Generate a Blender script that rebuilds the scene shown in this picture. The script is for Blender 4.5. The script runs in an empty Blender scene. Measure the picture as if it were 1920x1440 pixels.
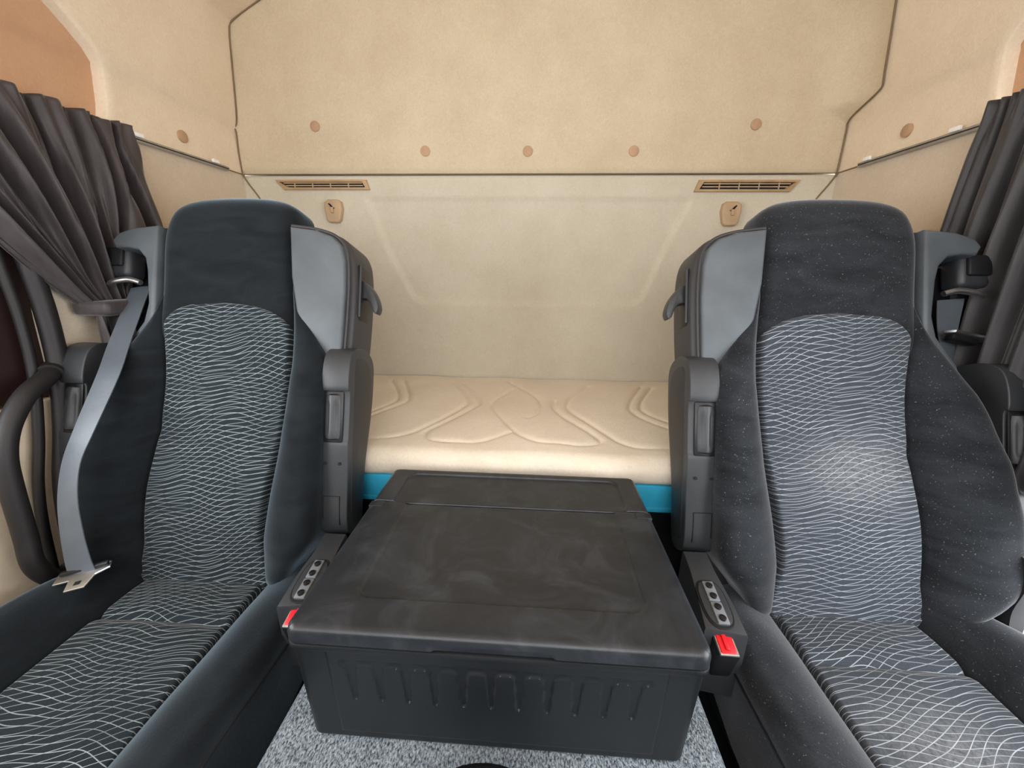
import bpy, bmesh, math, random
import numpy as np
from mathutils import Vector, Matrix

# ------------------------------------------------------------------ camera, sky, exposure
sc = bpy.context.scene
COL = sc.collection
CAMZ = 1.2
FPX, PITCH, YAW, ROLL = 720.0, math.radians(16.7), math.radians(3.3), math.radians(0.65)
cam_d = bpy.data.cameras.new('camera')
cam_d.sensor_width = 36.0
cam_d.sensor_fit = 'HORIZONTAL'
cam_d.lens = FPX / 1920.0 * 36.0
cam_d.clip_start = 0.01
cam = bpy.data.objects.new('camera', cam_d)
COL.objects.link(cam)
_f = Vector((-math.sin(YAW) * math.cos(PITCH), math.cos(YAW) * math.cos(PITCH), -math.sin(PITCH)))
_u = Vector((-math.sin(YAW) * math.sin(PITCH), math.cos(YAW) * math.sin(PITCH), math.cos(PITCH)))
_r = Vector((math.cos(YAW), math.sin(YAW), 0))
_r2 = _r * math.cos(ROLL) + _u * math.sin(ROLL)
_u2 = -_r * math.sin(ROLL) + _u * math.cos(ROLL)
cam.matrix_world = Matrix(((_r2.x, _u2.x, -_f.x, 0), (_r2.y, _u2.y, -_f.y, 0), (_r2.z, _u2.z, -_f.z, CAMZ), (0, 0, 0, 1)))
sc.camera = cam

world = bpy.data.worlds.new('overcast_sky')
sc.world = world
world.use_nodes = True
_wn = world.node_tree.nodes
_wn['Background'].inputs[0].default_value = (0.93, 0.97, 1.0, 1)
_wn['Background'].inputs[1].default_value = 2.9

def area(name, loc, target, sx, sy, power, color):
    d = bpy.data.lights.new(name, 'AREA')
    d.shape = 'RECTANGLE'; d.size = sx; d.size_y = sy; d.energy = power; d.color = color
    o = bpy.data.objects.new(name, d); COL.objects.link(o)
    o.location = loc
    o.rotation_euler = (Vector(target) - Vector(loc)).to_track_quat('-Z', 'Y').to_euler()
    return o
# daylight that falls through the windscreen and the open right-hand door
area('windscreen_daylight', (-0.04, -0.98, 1.62), (-0.04, 1.0, 0.75), 1.8, 0.8, 12.0, (1.0, 0.99, 0.975))
area('right_door_daylight', (1.25, 0.02, 1.15), (-0.3, 0.6, 1.0), 0.9, 0.9, 13.0, (0.95, 0.975, 1.0))
area('left_window_daylight', (-1.25, 0.0, 1.25), (0.2, 0.7, 1.1), 0.9, 0.55, 10.0, (0.95, 0.975, 1.0))

sc.view_settings.view_transform = 'Standard'
sc.view_settings.look = 'None'
sc.view_settings.gamma = 1.0
sc.view_settings.use_curve_mapping = False
sc.view_settings.exposure = 0.0

# ------------------------------------------------------------------ materials
def lin(c):
    return tuple(((x / 255.0) / 12.92 if x / 255.0 <= 0.04045 else ((x / 255.0 + 0.055) / 1.055) ** 2.4) for x in c) + (1.0,)

class NT:
    def __init__(s, name):
        s.m = bpy.data.materials.new(name); s.m.use_nodes = True
        s.t = s.m.node_tree; s.b = s.t.nodes['Principled BSDF']
    def n(s, kind, **kw):
        o = s.t.nodes.new(kind)
        for k, v in kw.items(): setattr(o, k, v)
        return o
    def l(s, a, b): s.t.links.new(a, b)
    def setin(s, sock, v):
        if hasattr(v, 'links') or hasattr(v, 'is_output'): s.l(v, sock)
        else: sock.default_value = v
    def math(s, op, a, b=None, c=None, clamp=False):
        o = s.n('ShaderNodeMath', operation=op); o.use_clamp = clamp
        s.setin(o.inputs[0], a)
        if b is not None: s.setin(o.inputs[1], b)
        if c is not None: s.setin(o.inputs[2], c)
        return o.outputs[0]
    def obj(s): return s.n('ShaderNodeTexCoord').outputs['Object']
    def uv(s): return s.n('ShaderNodeTexCoord').outputs['UV']
    def noise(s, vec, scale, detail=3, rough=0.55, dist=0.0):
        o = s.n('ShaderNodeTexNoise'); s.l(vec, o.inputs['Vector'])
        o.inputs['Scale'].default_value = scale; o.inputs['Detail'].default_value = detail
        o.inputs['Roughness'].default_value = rough; o.inputs['Distortion'].default_value = dist
        return o.outputs['Fac']
    def mapping(s, vec, scale=(1, 1, 1), rot=(0, 0, 0)):
        o = s.n('ShaderNodeMapping'); s.l(vec, o.inputs['Vector'])
        o.inputs['Scale'].default_value = scale; o.inputs['Rotation'].default_value = rot
        return o.outputs[0]
    def ramp(s, fac, p0, c0, p1, c1):
        o = s.n('ShaderNodeValToRGB'); s.l(fac, o.inputs[0])
        e = o.color_ramp.elements; e[0].position = p0; e[0].color = c0; e[1].position = p1; e[1].color = c1
        return o.outputs[0]
    def mix(s, fac, a, b):
        o = s.n('ShaderNodeMix', data_type='RGBA')
        s.setin(o.inputs[0], fac); s.setin(o.inputs[6], a); s.setin(o.inputs[7], b)
        return o.outputs[2]
    def bump(s, h, strength, dist):
        o = s.n('ShaderNodeBump'); s.l(h, o.inputs['Height'])
        o.inputs['Strength'].default_value = strength; o.inputs['Distance'].default_value = dist
        s.l(o.outputs[0], s.b.inputs['Normal'])
    def base(s, col, rough, spec=0.5, metal=0.0, sheen=0.0, sheen_r=0.5, sheen_c=(1, 1, 1, 1)):
        s.setin(s.b.inputs['Base Color'], col); s.setin(s.b.inputs['Roughness'], rough)
        s.b.inputs['Specular IOR Level'].default_value = spec; s.b.inputs['Metallic'].default_value = metal
        s.b.inputs['Sheen Weight'].default_value = sheen; s.b.inputs['Sheen Roughness'].default_value = sheen_r
        s.b.inputs['Sheen Tint'].default_value = sheen_c
        return s.m

def mat_felt(name, c_lo, c_hi, fine=260, bumpd=0.0012):
    t = NT(name); o = t.obj()
    n1 = t.noise(o, 7, 3); n2 = t.noise(o, fine, 3, 0.7, 0.6)
    n3 = t.noise(o, 62, 4, 0.65, 1.6)
    f = t.math('ADD', t.math('ADD', t.math('MULTIPLY', n1, 0.35), t.math('MULTIPLY', n2, 0.35)), t.math('MULTIPLY', n3, 0.3))
    t.base(t.ramp(f, 0.38, lin(c_lo), 0.62, lin(c_hi)), 0.95, 0.15, sheen=0.15)
    t.bump(t.math('ADD', n2, n3), 0.45, bumpd)
    return t.m

def mat_velour(name, c_lo, c_hi, lint=0.0, sheen=0.35, tint=(0.75, 0.9, 0.95, 1)):
    t = NT(name); o = t.obj()
    n1 = t.noise(t.mapping(o, (3.0, 3.0, 9.0)), 3.5, 4, 0.6, 0.8); n2 = t.noise(t.mapping(o, (1, 1, 2.5)), 420, 2)
    f = t.math('ADD', t.math('MULTIPLY', n1, 0.6), t.math('MULTIPLY', n2, 0.4))
    col = t.ramp(f, 0.35, lin(c_lo), 0.68, lin(c_hi))
    if lint:
        v = t.noise(o, 330, 2, 0.5); k = t.math('MULTIPLY', t.math('GREATER_THAN', v, 0.74 - lint * 0.05), 0.5)
        col = t.mix(k, col, lin((130, 135, 135)))
    t.base(col, 0.92, 0.15, sheen=sheen, sheen_r=0.35, sheen_c=tint)
    t.bump(n2, 0.4, 0.001)
    return t.m

def mat_plastic(name, c, rough=0.5, grain=900, gb=0.0004, spec=0.5, dust=None):
    t = NT(name); o = t.obj()
    n = t.noise(o, grain, 2); m = t.noise(o, 9, 4, 0.6, 0.5)
    d = tuple(min(255, x * 1.14 + 2) for x in c)
    col = t.ramp(m, 0.35, lin(c), 0.7, lin(d))
    if dust:
        k = t.math('MULTIPLY', t.math('POWER', t.math('MAXIMUM', t.math('SUBTRACT', t.noise(o, 13, 6, 0.7, 1.2), 0.42), 0.0), 1.3), 2.2, clamp=True)
        col = t.mix(k, col, lin(dust))
    t.base(col, t.math('ADD', t.math('MULTIPLY', m, 0.12), rough - 0.06), spec)
    t.bump(n, 0.35, gb)
    return t.m

def mat_pattern(name, ground_lo, ground_hi, line_c, dust=0.0):
    """dark woven cloth with two families of thin wavy light lines that cross at a shallow angle"""
    t = NT(name); uv = t.uv()
    sep = t.n('ShaderNodeSeparateXYZ'); t.l(uv, sep.inputs[0]); u, v = sep.outputs[0], sep.outputs[1]
    def wave(ku, kv, ph): # sin(ku*u+kv*v+ph)
        return t.math('SINE', t.math('ADD', t.math('ADD', t.math('MULTIPLY', u, ku), t.math('MULTIPLY', v, kv)), ph))
    def fam(slope, terms, F, lw):
        p = t.math('ADD', v, t.math('MULTIPLY', u, slope))
        for a, ku, kv, ph in terms:
            p = t.math('ADD', p, t.math('MULTIPLY', wave(ku, kv, ph), a))
        fr = t.math('FRACT', t.math('MULTIPLY', t.math('ADD', p, 4.0), F))
        d = t.math('ABSOLUTE', t.math('SUBTRACT', fr, 0.5))
        return t.math('SUBTRACT', 1.0, t.math('DIVIDE', d, lw), clamp=True)
    a = fam(-0.40, [(0.0055, 26, 13, 0.3), (0.0018, 61, -35, 1.7), (0.004, 7, 33, 0.2)], 88, 0.060)
    b = fam(0.02, [(0.0060, 30, -14, 2.1), (0.0018, 69, 37, 0.4), (0.004, 9, 41, 2.0)], 98, 0.060)
    L = t.math('MAXIMUM', a, b)
    L = t.math('MULTIPLY', t.math('POWER', L, 0.7), t.math('ADD', 0.15, t.math('MULTIPLY', t.noise(t.mapping(uv, (6, 60, 1)), 1.0, 2), 1.5)), clamp=True)
    n2 = t.noise(uv, 700, 2)
    col = t.mix(L, t.ramp(n2, 0.3, lin(ground_lo), 0.7, lin(ground_hi)), lin(line_c))
    if dust:
        # pale lint rubbed into the middle of the back
        vv = t.math('SUBTRACT', v, 0.27); uu = t.math('SUBTRACT', u, 0.02)
        r = t.math('ADD', t.math('MULTIPLY', t.math('MULTIPLY', vv, vv), 260.0), t.math('MULTIPLY', t.math('MULTIPLY', uu, uu), 110.0))
        g = t.math('POWER', 2.718, t.math('MULTIPLY', r, -1.0))
        k = t.math('MULTIPLY', g, t.math('MULTIPLY', t.math('SUBTRACT', t.noise(t.mapping(uv, (1, 1, 1)), 70, 6, 0.75, 1.5), 0.3), dust * 1.8), clamp=True)
        col = t.mix(k, col, lin((190, 190, 192)))
    t.base(col, 0.9, 0.15, sheen=0.2, sheen_r=0.4)
    t.bump(t.math('ADD', t.math('MULTIPLY', L, 0.6), t.math('MULTIPLY', n2, 0.3)), 0.4, 0.0008)
    return t.m

def mat_carpet():
    t = NT('grey_loop_carpet'); o = t.obj()
    v = t.mapping(o, (1.0, 0.55, 1.0), (0, 0, 0.7))
    n1 = t.noise(v, 430, 2, 0.6, 0.4); n2 = t.noise(o, 26, 3)
    f = t.math('ADD', t.math('MULTIPLY', n1, 0.88), t.math('MULTIPLY', n2, 0.12))
    t.base(t.ramp(f, 0.36, lin((58, 66, 74)), 0.66, lin((166, 176, 184))), 0.95, 0.1)
    t.bump(n1, 0.9, 0.003)
    return t.m

def mat_cloth(name, c_lo, c_hi, sheen=0.3):
    t = NT(name); o = t.obj()
    n = t.noise(t.mapping(o, (1, 1, 0.25)), 30, 4, 0.6); w = t.noise(o, 1100, 1)
    t.base(t.ramp(n, 0.3, lin(c_lo), 0.7, lin(c_hi)), 0.48, 0.45, sheen=sheen, sheen_r=0.4)
    t.bump(t.math('ADD', w, t.math('MULTIPLY', n, 2.0)), 0.25, 0.0015)
    return t.m

def mat_metal(name, c, rough):
    t = NT(name); t.base(t.ramp(t.noise(t.obj(), 60, 3), 0.3, lin(c), 0.7, lin(tuple(min(255, x * 1.1) for x in c))), rough, 0.5, metal=1.0)
    return t.m

M = {}
M['felt'] = mat_felt('beige_felt', (200, 183, 155), (216, 201, 174))
M['felt_low'] = mat_felt('beige_felt_lower', (199, 190, 171), (212, 204, 187))
M['felt_side'] = mat_felt('beige_felt_side', (224, 204, 178), (236, 220, 196))
M['felt_side_shaded'] = mat_felt('beige_felt_side_shaded', (204, 188, 166), (217, 203, 184))  # side felt below the rail, curtain shade put into its darker colour
M['tan'] = mat_felt('tan_headliner', (194, 152, 118), (203, 161, 128), 300, 0.0006)
M['mattress'] = mat_felt('beige_velour_mattress', (218, 204, 184), (232, 220, 202), 330, 0.0016)
M['seam'] = mat_plastic('dark_panel_joint', (118, 98, 74), 0.9)
M['beige_plastic'] = mat_plastic('beige_plastic', (176, 150, 118), 0.55)
M['tan_plastic'] = mat_plastic('tan_plastic', (165, 138, 104), 0.55)
M['clip'] = mat_plastic('pinkish_clip', (176, 142, 112), 0.6)
M['black_hole'] = mat_plastic('black_void', (12, 12, 12), 0.8)
M['velour'] = mat_velour('black_velour', (18, 21, 24), (33, 38, 42), 0.0, 0.62, (0.62, 0.82, 1.0, 1))
M['velour_dusty'] = mat_velour('dusty_black_velour', (27, 30, 33), (50, 53, 58), 0.9, 0.6, (0.85, 0.88, 0.95, 1))
M['pattern'] = mat_pattern('lined_seat_cloth', (26, 33, 38), (44, 52, 58), (165, 178, 182))
M['pattern_dusty'] = mat_pattern('dusty_lined_seat_cloth', (50, 55, 62), (72, 78, 86), (180, 187, 194), 0.55)
M['vinyl'] = mat_plastic('grey_vinyl', (80, 86, 91), 0.5, 700, 0.0006)
M['shell'] = mat_plastic('dark_grey_shell', (50, 49, 51), 0.5)
M['arm'] = mat_plastic('armrest_plastic', (47, 49, 52), 0.42)
M['arm_dark'] = mat_plastic('armrest_soft_side', (38, 39, 41), 0.5)
M['box'] = mat_plastic('black_box_plastic', (30, 33, 37), 0.31, 1400, 0.0004, 0.5, (76, 80, 86))
M['box_body'] = mat_plastic('black_box_body_plastic', (21, 24, 27), 0.38, 1400, 0.0004)
M['black'] = mat_plastic('black_plastic', (24, 24, 26), 0.4)
M['rubber'] = mat_plastic('black_rubber', (33, 30, 30), 0.55)
M['trim_dark'] = mat_plastic('dark_maroon_door_trim', (40, 22, 22), 0.5)
M['door_beige'] = mat_plastic('beige_door_panel', (226, 206, 182), 0.7)
M['carpet'] = mat_carpet()
M['curtain'] = mat_cloth('dark_brown_curtain_cloth', (50, 43, 44), (74, 66, 67), 0.3)
M['curtain_r'] = mat_cloth('charcoal_curtain_cloth', (46, 44, 46), (68, 65, 67), 0.25)
M['belt'] = mat_plastic('seat_belt_webbing', (84, 91, 98), 0.42, 500, 0.0008)
M['steel'] = mat_metal('brushed_steel', (235, 235, 235), 0.32)
M['rail'] = mat_metal('curtain_rail_aluminium', (176, 176, 180), 0.4)
M['white_clip'] = mat_plastic('white_nylon', (240, 238, 232), 0.4)
M['red'] = mat_plastic('red_buckle_plastic', (214, 20, 34), 0.35)
M['blue'] = mat_plastic('blue_painted_board', (48, 160, 196), 0.5)
M['switch'] = mat_plastic('grey_switch_plastic', (112, 116, 120), 0.45)
M['maroon'] = mat_plastic('maroon_step_cover', (118, 60, 62), 0.5)

# ------------------------------------------------------------------ building helpers
def tag(o, label=None, cat=None, group=None, kind=None):
    if label: o['label'] = label
    if cat: o['category'] = cat
    if group: o['group'] = group
    if kind: o['kind'] = kind
    return o

def thing(name, loc, label, cat, group=None):
    o = bpy.data.objects.new(name, None); COL.objects.link(o); o.location = loc
    o.empty_display_size = 0.05
    return tag(o, label, cat, group)

def root_loc(p):
    v = Vector((0, 0, 0))
    while p is not None: v += Vector(p.location); p = p.parent
    return v

def link(name, me, mat, parent=None, smooth=True, origin=None):
    """vertices come in world metres; the object's origin sits on its parent (or on origin)"""
    off = root_loc(parent) if parent is not None else Vector(origin or (0, 0, 0))
    me.transform(Matrix.Translation(-off))
    me.materials.append(mat)
    if smooth:
        me.polygons.foreach_set('use_smooth', [True] * len(me.polygons))
    o = bpy.data.objects.new(name, me); COL.objects.link(o)
    if parent is not None: o.parent = parent
    else: o.location = off
    return o

def from_data(name, verts, faces, mat, parent=None, smooth=True, uvs=None, origin=None, sharp=None, fix=True):
    me = bpy.data.meshes.new(name)
    me.from_pydata([tuple(map(float, v)) for v in verts], [], faces)
    if uvs is not None:
        lay = me.uv_layers.new(name='cloth')
        idx = np.empty(len(me.loops), dtype=np.int32); me.loops.foreach_get('vertex_index', idx)
        lay.data.foreach_set('uv', np.asarray(uvs, dtype=np.float32)[idx].ravel())
    if fix:
        bm = bmesh.new(); bm.from_mesh(me); bmesh.ops.recalc_face_normals(bm, faces=bm.faces); bm.to_mesh(me); bm.free()
    o = link(name, me, mat, parent, smooth, origin)
    if sharp: me.set_sharp_from_angle(angle=math.radians(sharp))
    return o

def from_bm(name, bm, mat, parent=None, smooth=True, sharp=35, origin=None):
    bmesh.ops.recalc_face_normals(bm, faces=bm.faces)
    me = bpy.data.meshes.new(name); bm.to_mesh(me); bm.free()
    o = link(name, me, mat, parent, smooth, origin)
    if smooth and sharp: me.set_sharp_from_angle(angle=math.radians(sharp))
    return o

def catmull(pts, n=6, closed=False):
    P = [np.array(p, float) for p in pts]; out = []; N = len(P)
    rng = range(N) if closed else range(N - 1)
    for i in rng:
        if closed: p0, p1, p2, p3 = P[i - 1], P[i], P[(i + 1) % N], P[(i + 2) % N]
        else: p0, p1, p2, p3 = P[max(i - 1, 0)], P[i], P[i + 1], P[min(i + 2, N - 1)]
        for k in range(n):
            t = k / n
            out.append(0.5 * ((2 * p1) + (-p0 + p2) * t + (2 * p0 - 5 * p1 + 4 * p2 - p3) * t * t + (-p0 + 3 * p1 - 3 * p2 + p3) * t ** 3))
    if not closed: out.append(P[-1])
    return out

def bm_box(bm, lo, hi, bev=0.0, seg=2, fn=None):
    r = bmesh.ops.create_cube(bm, size=1.0); vs = r['verts']
    for v in vs:
        v.co = Vector([lo[i] + (v.co[i] + 0.5) * (hi[i] - lo[i]) for i in range(3)])
    if bev > 0:
        es = list({e for v in vs for e in v.link_edges})
        r2 = bmesh.ops.bevel(bm, geom=es, offset=bev, segments=seg, affect='EDGES', profile=0.5)
        vs = list({v for v in r2['verts']} | {v for v in vs if v.is_valid})
        # collect the whole island
        seen = set(vs); st = list(vs)
        while st:
            v = st.pop()
            for e in v.link_edges:
                w = e.other_vert(v)
                if w not in seen: seen.add(w); st.append(w)
        vs = list(seen)
    if fn:
        for v in vs: v.co = Vector(fn(*v.co))
    return vs

def box(name, lo, hi, mat, parent=None, bev=0.003, seg=2, fn=None, sharp=35, origin=None):
    bm = bmesh.new(); bm_box(bm, lo, hi, bev, seg, fn)
    return from_bm(name, bm, mat, parent, True, sharp, origin)

def tube_data(path, rad, k=10, cap=True):
    P = [Vector(p) for p in path]; n = len(P)
    R = rad if hasattr(rad, '__len__') else [rad] * n
    V = []; F = []
    T = [(P[min(i + 1, n - 1)] - P[max(i - 1, 0)]).normalized() for i in range(n)]
    a = T[0].orthogonal().normalized()
    for i in range(n):
        a = (a - T[i] * a.dot(T[i]))
        a = a.normalized() if a.length > 1e-6 else T[i].orthogonal().normalized()
        b = T[i].cross(a)
        for j in range(k):
            t = 2 * math.pi * j / k; V.append(P[i] + (a * math.cos(t) + b * math.sin(t)) * R[i])
    for i in range(n - 1):
        for j in range(k):
            F.append((i * k + j, i * k + (j + 1) % k, (i + 1) * k + (j + 1) % k, (i + 1) * k + j))
    if cap: F.append(tuple(range(k))[::-1]); F.append(tuple((n - 1) * k + j for j in range(k)))
    return V, F

def tube(name, path, rad, mat, parent=None, k=10, smooth_n=0, origin=None):
    if smooth_n: path = catmull(path, smooth_n)
    V, F = tube_data(path, rad, k)
    return from_data(name, V, F, mat, parent, True, origin=origin, sharp=50)

def multi(name, datas, mat, parent=None, sharp=40, origin=None):
    V = []; F = []
    for v, f in datas:
        b = len(V); V += list(v); F += [tuple(i + b for i in q) for q in f]
    return from_data(name, V, F, mat, parent, True, sharp=sharp, origin=origin)

def prism(name, outline, w0, w1, fn, mat, parent=None, bev=0.0, seg=3, sharp=35, back_bev=0.0):
    """outline in (a,b), front at w0 and back at w1, mapped by fn(a,b,w)"""
    bm = bmesh.new()
    fr = [bm.verts.new((p[0], p[1], w0)) for p in outline]
    bk = [bm.verts.new((p[0], p[1], w1)) for p in outline]
    n = len(outline)
    f = bm.faces.new(fr); g = bm.faces.new(bk[::-1])
    for i in range(n): bm.faces.new((fr[i], bk[i], bk[(i + 1) % n], fr[(i + 1) % n]))
    bmesh.ops.recalc_face_normals(bm, faces=bm.faces)
    if bev > 0:
        es = [e for e in f.edges]
        if back_bev: es += [e for e in g.edges]
        bmesh.ops.bevel(bm, geom=es, offset=bev, segments=seg, affect='EDGES', profile=0.5, clamp_overlap=True)
    for v in bm.verts: v.co = Vector(fn(*v.co))
    return from_bm(name, bm, mat, parent, True, sharp)

def poly_dist(px, py, poly):
    """distance from arrays of points to a closed polyline"""
    A = np.array(poly, float); B = np.roll(A, -1, axis=0)
    d = np.full(px.shape, 1e9)
    for a, b in zip(A, B):
        ab = b - a; L = ab @ ab
        if L < 1e-14: continue
        t = np.clip(((px - a[0]) * ab[0] + (py - a[1]) * ab[1]) / L, 0, 1)
        d = np.minimum(d, np.hypot(px - a[0] - t * ab[0], py - a[1] - t * ab[1]))
    return d

def line_dist(px, py, line):
    A = np.array(line, float)
    d = np.full(px.shape, 1e9)
    for a, b in zip(A[:-1], A[1:]):
        ab = b - a; L = ab @ ab
        if L < 1e-14: continue
        t = np.clip(((px - a[0]) * ab[0] + (py - a[1]) * ab[1]) / L, 0, 1)
        d = np.minimum(d, np.hypot(px - a[0] - t * ab[0], py - a[1] - t * ab[1]))
    return d

def pillow(name, outline, W, r, wback, fn, mat, parent=None, nu=28, nv=34, smooth_outline=4, power=2.0, drop=None, us=1):
    """padded shape: outline in (u,v) (convex along u), front surface W(u,v), edges rolled off over r, sides down to wback"""
    O = np.array(catmull(outline, smooth_outline, True)) if smooth_outline else np.array(outline, float)
    vmin, vmax = O[:, 1].min(), O[:, 1].max()
    tv = 0.5 - 0.5 * np.cos(np.linspace(0, math.pi, nv)); tv = 0.5 * tv + 0.5 * np.linspace(0, 1, nv)
    vs = vmin + 1e-5 + tv * (vmax - vmin - 2e-5)
    tu = 0.5 - 0.5 * np.cos(np.linspace(0, math.pi, nu)); tu = 0.6 * tu + 0.4 * np.linspace(0, 1, nu)
    U = np.zeros((nv, nu)); Vv = np.zeros((nv, nu))
    Q = np.roll(O, -1, axis=0)
    for i, v in enumerate(vs):
        m = (O[:, 1] - v) * (Q[:, 1] - v) <= 0
        a, b = O[m], Q[m]
        dv = b[:, 1] - a[:, 1]; dv[np.abs(dv) < 1e-12] = 1e-12
        x = a[:, 0] + (v - a[:, 1]) / dv * (b[:, 0] - a[:, 0])
        x = np.clip(x, np.minimum(a[:, 0], b[:, 0]), np.maximum(a[:, 0], b[:, 0]))
        U[i] = x.min() + tu * (x.max() - x.min()); Vv[i] = v
    d = poly_dist(U, Vv, O)
    k = 1 - np.clip(d / r, 0, 1)
    dr = drop if drop is not None else r
    Wf = W(U, Vv) - dr * (1 - np.sqrt(np.clip(1 - k ** power, 0, 1)))
    V = []; F = []; UV = []
    for i in range(nv):
        for j in range(nu):
            V.append(fn(U[i, j], Vv[i, j], Wf[i, j])); UV.append((us * U[i, j], Vv[i, j]))
    for i in range(nv - 1):
        for j in range(nu - 1):
            F.append((i * nu + j, i * nu + j + 1, (i + 1) * nu + j + 1, (i + 1) * nu + j))
    ring = [(0, j) for j in range(nu)] + [(i, nu - 1) for i in range(1, nv)] + [(nv - 1, j) for j in range(nu - 2, -1, -1)] + [(i, 0) for i in range(nv - 2, 0, -1)]
    b = len(V)
    for (i, j) in ring:
        V.append(fn(U[i, j], Vv[i, j], wback)); UV.append((us * U[i, j], Vv[i, j]))
    n = len(ring)
    for q in range(n):
        i, j = ring[q]; i2, j2 = ring[(q + 1) % n]
        F.append((i * nu + j, b + q, b + (q + 1) % n, i2 * nu + j2))
    F.append(tuple(range(b, b + n)))
    return from_data(name, V, F, mat, parent, True, UV, sharp=60)

def grid(name, A, B, fn, mat, parent=None, uvs=False, origin=None, sharp=None):
    """surface over the arrays A (columns) and B (rows)"""
    na, nb = len(A), len(B); V = []; F = []; UV = []
    for b in B:
        for a in A: V.append(fn(a, b)); UV.append((a, b))
    for i in range(nb - 1):
        for j in range(na - 1):
            F.append((i * na + j, i * na + j + 1, (i + 1) * na + j + 1, (i + 1) * na + j))
    return from_data(name, V, F, mat, parent, True, UV if uvs else None, origin, sharp, fix=False)

def sm(x, a, b):
    t = np.clip((x - a) / (b - a), 0, 1); return t * t * (3 - 2 * t)

# ------------------------------------------------------------------ the setting: cab shell
XL, XR, YB, XC = -1.008, 0.932, 1.40, -0.038
# rear wall, two felt panels
wall = tag(bpy.data.objects.new('wall_back', None), kind='structure'); COL.objects.link(wall); wall.location = (XC, YB, 0.2)
box('backing_panel', (XL - 0.08, YB + 0.03, 0.2), (XR + 0.08, YB + 0.06, 2.35), M['felt_low'], wall, 0.0)
def low_panel():
    xs = np.linspace(XL - 0.02, XR + 0.02, 240); zs = np.linspace(0.55, 1.494, 130)
    def fn(x, z):
        tr = [(-0.585, 1.425), (-0.525, 1.26), (-0.445, 1.10), (-0.405, 1.078), (0.335, 1.078), (0.372, 1.10), (0.445, 1.30), (0.50, 1.425)]
        d = float(poly_dist(np.array([x]), np.array([z]), tr)[0])
        inside = 0; n = len(tr)
        for i in range(n):
            (x1, z1), (x2, z2) = tr[i], tr[(i + 1) % n]
            if (z1 > z) != (z2 > z) and x < (x2 - x1) * (z - z1) / (z2 - z1) + x1: inside ^= 1
        s = d if inside else -d
        rec = 0.007 * float(sm(s, -0.010, 0.010)) - 0.0015 * math.exp(-(s / 0.010) ** 2)
        e = (1.494 - z)
        roll = 0.006 * max(0, 1 - e / 0.008) ** 2
        return (x, YB + rec + roll, z)
    return grid('lower_panel', xs, zs, fn, M['felt_low'], wall)
low_panel()
PROF = [(0.0, 0.50), (0.0, 0.9), (0.0, 1.292), (0.004, 1.305), (0.0, 1.318), (0.0, 1.49), (0.0, 1.497), (0.0, 1.52), (0.0, 1.60), (0.001, 1.622), (0.004, 1.632), (0.009, 1.64), (0.014, 1.66), (0.020, 1.71),
        (0.028, 1.80), (0.036, 1.88), (0.040, 1.905), (0.052, 1.922), (0.10, 1.946), (0.18, 1.985), (0.30, 2.035), (0.55, 2.11), (0.97, 2.14)]
def up_panel():
    zs = list(np.linspace(1.500, 1.620, 12)) + list(np.linspace(1.626, 1.69, 14)) + list(np.linspace(1.70, 2.12, 22))
    xs = list(np.linspace(XL - 0.03, 0.70, 60)) + list(np.linspace(0.71, XR, 16))
    def fn(x, z):
        e = z - 1.500; roll = 0.006 * max(0, 1 - e / 0.008) ** 2
        y = YB - 0.003 + roll
        # above the crease the right-hand end sweeps round onto the side wall
        if x > 0.70:
            k = float(sm(z, 1.626, 1.682)); R = 0.100 * k + 0.0005
            Xe = XR - 0.004 - float(np.interp(z, [p[1] for p in PROF], [p[0] for p in PROF]))
            x0 = Xe - R; ye = YB - 0.003 - 0.124 * k
            t = (x - 0.70) / (XR - 0.70)
            if t < 0.3: return (0.70 + t / 0.3 * (x0 - 0.70), y, z)
            if t < 0.85:
                a = (t - 0.3) / 0.55 * math.pi / 2; return (x0 + R * math.sin(a), y - R * (1 - math.cos(a)), z)
            return (Xe, (YB - 0.003 - R) + (ye - (YB - 0.003 - R)) * (t - 0.85) / 0.15, z)
        return (x, y, z)
    return grid('upper_panel', xs, zs, fn, M['felt'], wall)
up_panel()
for i, (x, z) in enumerate([(-0.732, 1.637), (-0.372, 1.564), (-0.038, 1.562), (0.297, 1.561), (0.658, 1.631)]):
    tube('trim_clip', [(x, YB + 0.004, z), (x, YB - 0.006, z), (x, YB - 0.0075, z)], [0.0155, 0.0155, 0.0125], M['clip'], wall, 24)

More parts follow.
